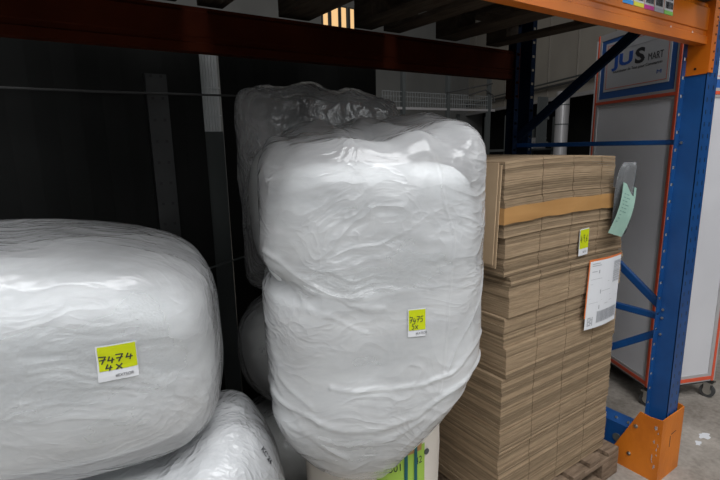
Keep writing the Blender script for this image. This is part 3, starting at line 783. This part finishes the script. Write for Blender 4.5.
# far wire cage, shelves and bits seen past the bags
cg = thing('wire_cage', 'dim wire mesh cage with pale top rail, far behind the tall bag', 'wire cage', (5.8, 6, 0))
b = BM()
for x in (4.9, 5.85, 6.85): bar(b, (x, 6, 0), (x, 6, 2.9), .06, .06, (0, 1, 0))
obj('cage_post', b, M['dim'], cg)
b = BM(); bar(b, (4.4, 6, 2.15), (7.0, 6, 2.165), .04, .035); obj('top_rail', b, M['alu'], cg)
b = BM()
for i in range(46): x = 4.5 + i * .054; bar(b, (x, 6, 2.16), (x, 6, 2.40), .008, .008, (0, 1, 0))
for z in (2.25, 2.33, 2.40): bar(b, (4.5, 6, z), (6.95, 6, z), .01, .01)
obj('wire_mesh', b, new_mat('mesh_wire', (.20, .21, .21), .6), cg)
b = BM(); tube(b, [(6.3, 5.95, 2.40), (6.7, 5.95, 2.50), (6.9, 5.95, 2.42), (6.95, 5.95, 2.3)], .012); tube(b, [(5.8, 5.97, 2.42), (6.9, 5.97, 2.62)], .012); obj('hose', b, M['rubber'], cg)
sh = thing('shelf_rack', 'low grey storage shelving beyond the top of the cardboard stack', 'shelving', (7.8, 6.2, 0))
for x in (6.3, 7.6, 9.1):
    b = BM(); bar(b, (x, 6.2, 0), (x, 6.2, 2.1), .05, .05, (0, 1, 0)); bar(b, (x, 6.7, 0), (x, 6.7, 2.1), .05, .05, (0, 1, 0)); obj('post', b, M['dim'], sh)
for z in (.5, 1.0, 1.46):
    b = BM(); box(b, 6.3, 9.1, 6.15, 6.75, z - .03, z); obj('shelf', b, M['dim'], sh)
def carton(x0, x1, y0, y1, z0, z1, mat, label, name='small_box', lid=None):
    t = thing(name, label, 'box', ((x0 + x1) / 2, (y0 + y1) / 2, z0))
    b = BM(); box(b, x0, x1, y0, y1, z0, z1); obj('body', b, mat, t, bevel=.01)
    b = BM(); box(b, x0 - .01, x1 + .01, y0 - .01, y1 + .01, z1, z1 + .02); obj('lid', b, lid or mat, t, bevel=.004)
carton(6.50, 6.86, 6.2, 6.5, 1.461, 1.56, M['pink'], 'small pinkish red box with pale lid, far off above the left end of the stack', lid=M['white_sheet'])
carton(7.95, 8.45, 6.2, 6.5, 1.461, 1.60, M['white_sheet'], 'small white box far off, just right of the dark rear post')
carton(8.50, 8.85, 6.2, 6.5, 1.461, 1.66, M['alu'], 'small grey box far off, second right of the dark rear post')
pl = thing('pillar', 'pale grey pillar with metal bands in the dark opening beyond diagonal brace', 'pillar', (8.35, 5.5, 0))
b = BM(); cyl(b, (8.30, 5.5, 0), (0, 0, 1), .12, 2.50, 24); obj('shaft', b, M['alu'], pl, smooth=False)
for z in (.5, 1.0, 1.5, 1.9, 2.25):
    b = BM(); cyl(b, (8.30, 5.5, z), (0, 0, 1), .128, .02, 24); obj('band', b, M['dim'], pl)
b = BM(); box(b, 7.75, 8.0, 5.6, 5.65, 1.55, 2.4); box(b, 7.72, 8.03, 5.58, 5.60, 1.55, 1.6); box(b, 7.72, 8.03, 5.58, 5.60, 2.0, 2.05); o = obj('tall_board', b, M['dim']); tag(o, 'narrow grey board standing left of the far pale pillar', 'board')

# side wall of the hall: beige cladding above a dark recess, with rails
WM = wallM(Vector((8.6, 5.07, 0)))
b = BM(); box(b, -7, 7.2, .0, .12, 2.45, 6.5, WM); struct(obj('wall_right', b, M['cream_panel']))
b = BM(); box(b, -7, 7.2, .6, .7, 0, 2.6, WM); o = obj('wall_recess', b, M['dark_wall']); struct(o)
for i, (z, r, mat) in enumerate(((2.46, .035, M['alu']), (2.72, .02, M['rubber']), (2.80, .014, M['dim']))):
    b = BM(); bar(b, WM @ Vector((-7, -.06 - i * .02, z)), WM @ Vector((7.2, -.06 - i * .02, z)), r * 2, r * 2); struct(obj('trim_%d' % (i + 1), b, mat))
b = BM()
for k in range(12): bar(b, WM @ Vector((-6 + k * 1.1, -.006, 2.5)), WM @ Vector((-6 + k * 1.1, -.006, 6.5)), .012, .03, (nW.x, nW.y, 0))
struct(obj('trim_4', b, smat('cladding_joint', (.25, .23, .2))))

# warm slit windows high in the far wall
em = bpy.data.materials.new('warm_glass'); em.use_nodes = True
B = em.node_tree.nodes['Principled BSDF']; B.inputs['Emission Color'].default_value = (1, .62, .28, 1); B.inputs['Emission Strength'].default_value = .9; B.inputs['Base Color'].default_value = (.3, .2, .1, 1)
wins = [(2.04, 2.16, 4.2, 5.4), (6.42, 6.56, 4.42, 5.0), (6.66, 6.86, 4.42, 5.0), (6.95, 7.10, 4.42, 5.0), (7.22, 7.34, 4.42, 5.0)]
for i, (x0, x1, z0, z1) in enumerate(wins):
    b = BM(); box(b, x0, x1, 10.97, 10.995, z0, z1); w = struct(obj('window_%d' % (i + 1), b, em))
    b = BM()
    for (a, c, d, e) in ((x0 - .03, x0, z0, z1), (x1, x1 + .03, z0, z1), (x0 - .03, x1 + .03, z0 - .03, z0), (x0 - .03, x1 + .03, z1, z1 + .03)): box(b, a, c, 10.95, 10.999, d, e)
    obj('window_frame', b, M['dim'], w)

# ------------------------------------------------------------------ wheeled display stand
ds = thing('display_stand', 'tall white wheeled display stand with red trim and blue-framed JUSmart header signs', 'display stand', (3.2, 1.4, 0))
a1 = Vector((math.sin(R(27)), math.cos(R(27)), 0)); a2 = Vector((math.sin(R(112)), math.cos(R(112)), 0))
P0 = Vector((2.95, 1.25, 0)); L1, L2 = .78, .47
Z0, Z1 = .125, 2.30
def face(o, u, L, tagname):
    """one display side: o lower near corner, u direction, outward = facing camera"""
    n = Vector((0, 0, 1)).cross(u) if tagname == 'a' else u.cross(Vector((0, 0, 1)))
    n = n.normalized()
    if n.dot(-o) < 0: n = -n
    Mx = Matrix((u, -n, Vector((0, 0, 1)))).transposed().to_4x4(); Mx.translation = o   # x along, y inward, z up
    def q(x0, x1, z0, z1, d0=-.004, d1=.0): 
        b = BM(); box(b, x0, x1, d0, d1, z0, z1, Mx); return b
    pn = obj('side_panel', q(.03, L - .03, Z0 + .03, 1.86, .0, .02), M['panel'] if tagname == 'b' else M['panel_lightened'], ds)
    b = BM()
    for (x0, x1, z0, z1) in ((0, .05, Z0, Z1), (L - .05, L, Z0, Z1), (.05, L - .05, Z0, Z0 + .05), (.05, L - .05, 1.835, 1.885), (.05, L - .05, Z1 - .04, Z1)): box(b, x0, x1, -.006, .03, z0, z1, Mx)
    fr_ = obj('frame', b, M['alu'], ds)
    b = BM()
    for (x0, x1, z0, z1) in ((.014, .032, Z0, Z1), (L - .026, L - .010, Z0, Z1), (.03, L - .03, Z0 + .010, Z0 + .032), (.03, L - .03, 1.850, 1.868)): box(b, x0, x1, -.009, -.006, z0, z1, Mx)
    obj('red_trim', b, M['red'], fr_)
    sg = obj('header_sign', q(.05, L - .05, 1.885, Z1 - .04, -.002, .02), M['sign_blue'], ds)
    obj('white_field', q(.095, L - .095, 1.930, Z1 - .065, -.004, -.002), M['sign_white_shaded'], sg)
    b = BM(); x0, x1, z0, z1 = .115, L - .115, 1.945, Z1 - .08; w = .003
    for (c, d, e, f) in ((x0, x1, z0, z0 + w), (x0, x1, z1 - w, z1), (x0, x0 + w, z0, z1), (x1 - w, x1, z0, z1)): box(b, c, d, -.0048, -.004, e, f, Mx)
    obj('red_border', b, M['red'], sg)
    # lettering (reads left to right for someone facing the sign)
    right = n.cross(Vector((0, 0, 1))) * -1
    start = o + u * (L if right.dot(u) < 0 else 0)
    k = L - .19; O = start + right * .125 + n * .0046
    sc = k / .59
    def T_(name, s, size, x, z, mat, sx=1.0, bold=0.):
        text(name, s, size, frameM(O + right * x * sc + Vector((0, 0, z)), right, (0, 0, 1)), mat, sg, bold, sx=sx * sc, ext=.0003)
    T_('logo_letters', 'JU', .098, .062, 2.080, M['logo_blue'], 1.95, .004)
    T_('logo_letter', 'S', .118, .262, 2.070, M['logo_black'], 1.60, .004)
    T_('logo_word', 'MART', .056, .375, 2.070, M['logo_black'], .85)
    T_('tagline', 'Fournisseur de Tout pour Commerces', .024, .062, 2.040, M['logo_black'], 1.15)
    T_('corner_emblem', 'M', .030, .455, 1.985, M['logo_blue'], 1.9)
    b = BM(); 
    mm = frameM(O, right, (0, 0, 1))
    box(b, 0, k - .08 * sc, 0, .002, 2.175 , 2.1775)
    obj2 = None
    for v in b.verts: v.co = O + right * v.co.x + Vector((0, 0, v.co.z)) + n * v.co.y * .3
    obj('thin_line', b, M['print_grey'], sg)
face(P0, a1, L1, 'a'); face(P0, a2, L2, 'b')
# corner post in white, top and base
b = BM(); box(b, -.009, .009, -.009, .009, Z0, Z1, Matrix.Translation(P0 + (a1 + a2) * .012)); obj('corner_profile', b, M['white_sheet'], ds)
q4 = [P0, P0 + a2 * L2, P0 + a2 * L2 + a1 * L1, P0 + a1 * L1]
cen = sum(q4, Vector()) / 4; q4i = [p + (cen - p) * .03 for p in q4]
for nm, z0, z1, mt in (('base_board', Z0 - .02, Z0 + .02, M['rubber']), ('top_board', Z1 - .03, Z1 - .002, M['alu'])):
    b = BM(); prism(b, [(p.x, p.y) for p in q4i], 'z', z0, z1); obj(nm, b, mt, ds)
b = BM(); r1, r2 = q4i[1], q4i[2]; r3 = q4i[3]
bar(b, r1 + Vector((0, 0, Z0)), r1 + Vector((0, 0, Z1 - .03)), .03, .03, (0, 1, 0)); bar(b, r3 + Vector((0, 0, Z0)), r3 + Vector((0, 0, Z1 - .03)), .03, .03, (0, 1, 0)); bar(b, r2 + Vector((0, 0, Z0)), r2 + Vector((0, 0, Z1 - .03)), .03, .03, (0, 1, 0)); obj('back_post', b, M['alu'], ds)
for p in q4:
    p = p + (cen - p) * .05
    b = BM(); cyl(b, p + Vector((-.012, 0, .042)), (1, .1, 0), .042, .024, 20); w = obj('caster', b, M['rubber'], ds)
    b = BM(); cyl(b, p + Vector((-.014, 0, .042)), (1, .1, 0), .024, .028, 16); box(b, p.x - .022, p.x - .016, p.y - .018, p.y + .018, .035, .1); box(b, p.x + .018, p.x + .024, p.y - .018, p.y + .018, .035, .1)
    box(b, p.x - .03, p.x + .03, p.y - .03, p.y + .03, .096, .105); obj('caster_fork', b, M['steel'], w)

# white scraps of paint on the floor
random.seed(9)
for j, (cx, cy, s, lb) in enumerate(((2.90, .925, .045, 'larger white paint splash on concrete floor right of the orange guard'), (2.80, .915, .028, 'smaller white paint splash on concrete, nearer to the orange guard'))):
    b = BM(); n = 14
    vs = [b.verts.new((cx + s * random.uniform(.5, 1.3) * math.cos(2 * math.pi * i / n), cy + s * .6 * random.uniform(.5, 1.3) * math.sin(2 * math.pi * i / n), .001)) for i in range(n)]
    b.faces.new(vs); o = obj('paint_splash', b, M['white_sheet']); tag(o, lb, 'paint splash')

# ------------------------------------------------------------------ light, camera
def area(name, loc, to, sx, sy, power, col=(1, 1, 1)):
    l = bpy.data.lights.new(name, 'AREA'); l.shape = 'RECTANGLE'; l.size = sx; l.size_y = sy; l.energy = power; l.color = col
    o = bpy.data.objects.new(name, l); COL.objects.link(o); o.location = loc
    o.rotation_euler = (Vector(to) - Vector(loc)).to_track_quat('-Z', 'Y').to_euler(); return o
area('yard_daylight', (-.3, -1.5, 5.7), (.8, .9, .8), 6, 2.8, 470, (.97, .98, 1))
area('front_fill', (-1.0, -4.0, 2.8), (.9, 1.2, .5), 4, 2, 72, (.96, .98, 1))
area('right_daylight', (6.5, -3.0, 4.6), (3.4, 1.5, .4), 3, 3, 60, (.98, .99, 1))
area('hall_fill', (5.5, 7.5, 6.5), (6.5, 7.5, 0), 5, 4, 18, (1, .96, .88))  # added fill that brightens the far hall, no fixture modelled
w = bpy.data.worlds.new('World'); scene.world = w; w.use_nodes = True
w.node_tree.nodes['Background'].inputs[0].default_value = (.55, .6, .66, 1); w.node_tree.nodes['Background'].inputs[1].default_value = .035
cd = bpy.data.cameras.new('camera'); cam = bpy.data.objects.new('camera', cd); COL.objects.link(cam); scene.camera = cam
cd.sensor_width = 36; cd.lens = 24; cd.clip_start = .05; cd.clip_end = 100
yaw, pit, rol = R(34), R(11.3), R(1.1)
fwv = Vector((math.sin(yaw) * math.cos(pit), math.cos(yaw) * math.cos(pit), -math.sin(pit)))
r0 = Vector((math.cos(yaw), -math.sin(yaw), 0)); u0 = r0.cross(fwv)
rv = r0 * math.cos(rol) - u0 * math.sin(rol); uv = u0 * math.cos(rol) + r0 * math.sin(rol)
mc = Matrix((rv, uv, -fwv)).transposed().to_4x4(); mc.translation = (0, 0, 1.62); cam.matrix_world = mc
scene.view_settings.view_transform = 'Standard'
scene.view_settings.look = 'None'
scene.view_settings.exposure = 0
scene.cycles.max_bounces = 8; scene.cycles.transparent_max_bounces = 12
scene.cycles.use_denoising = True
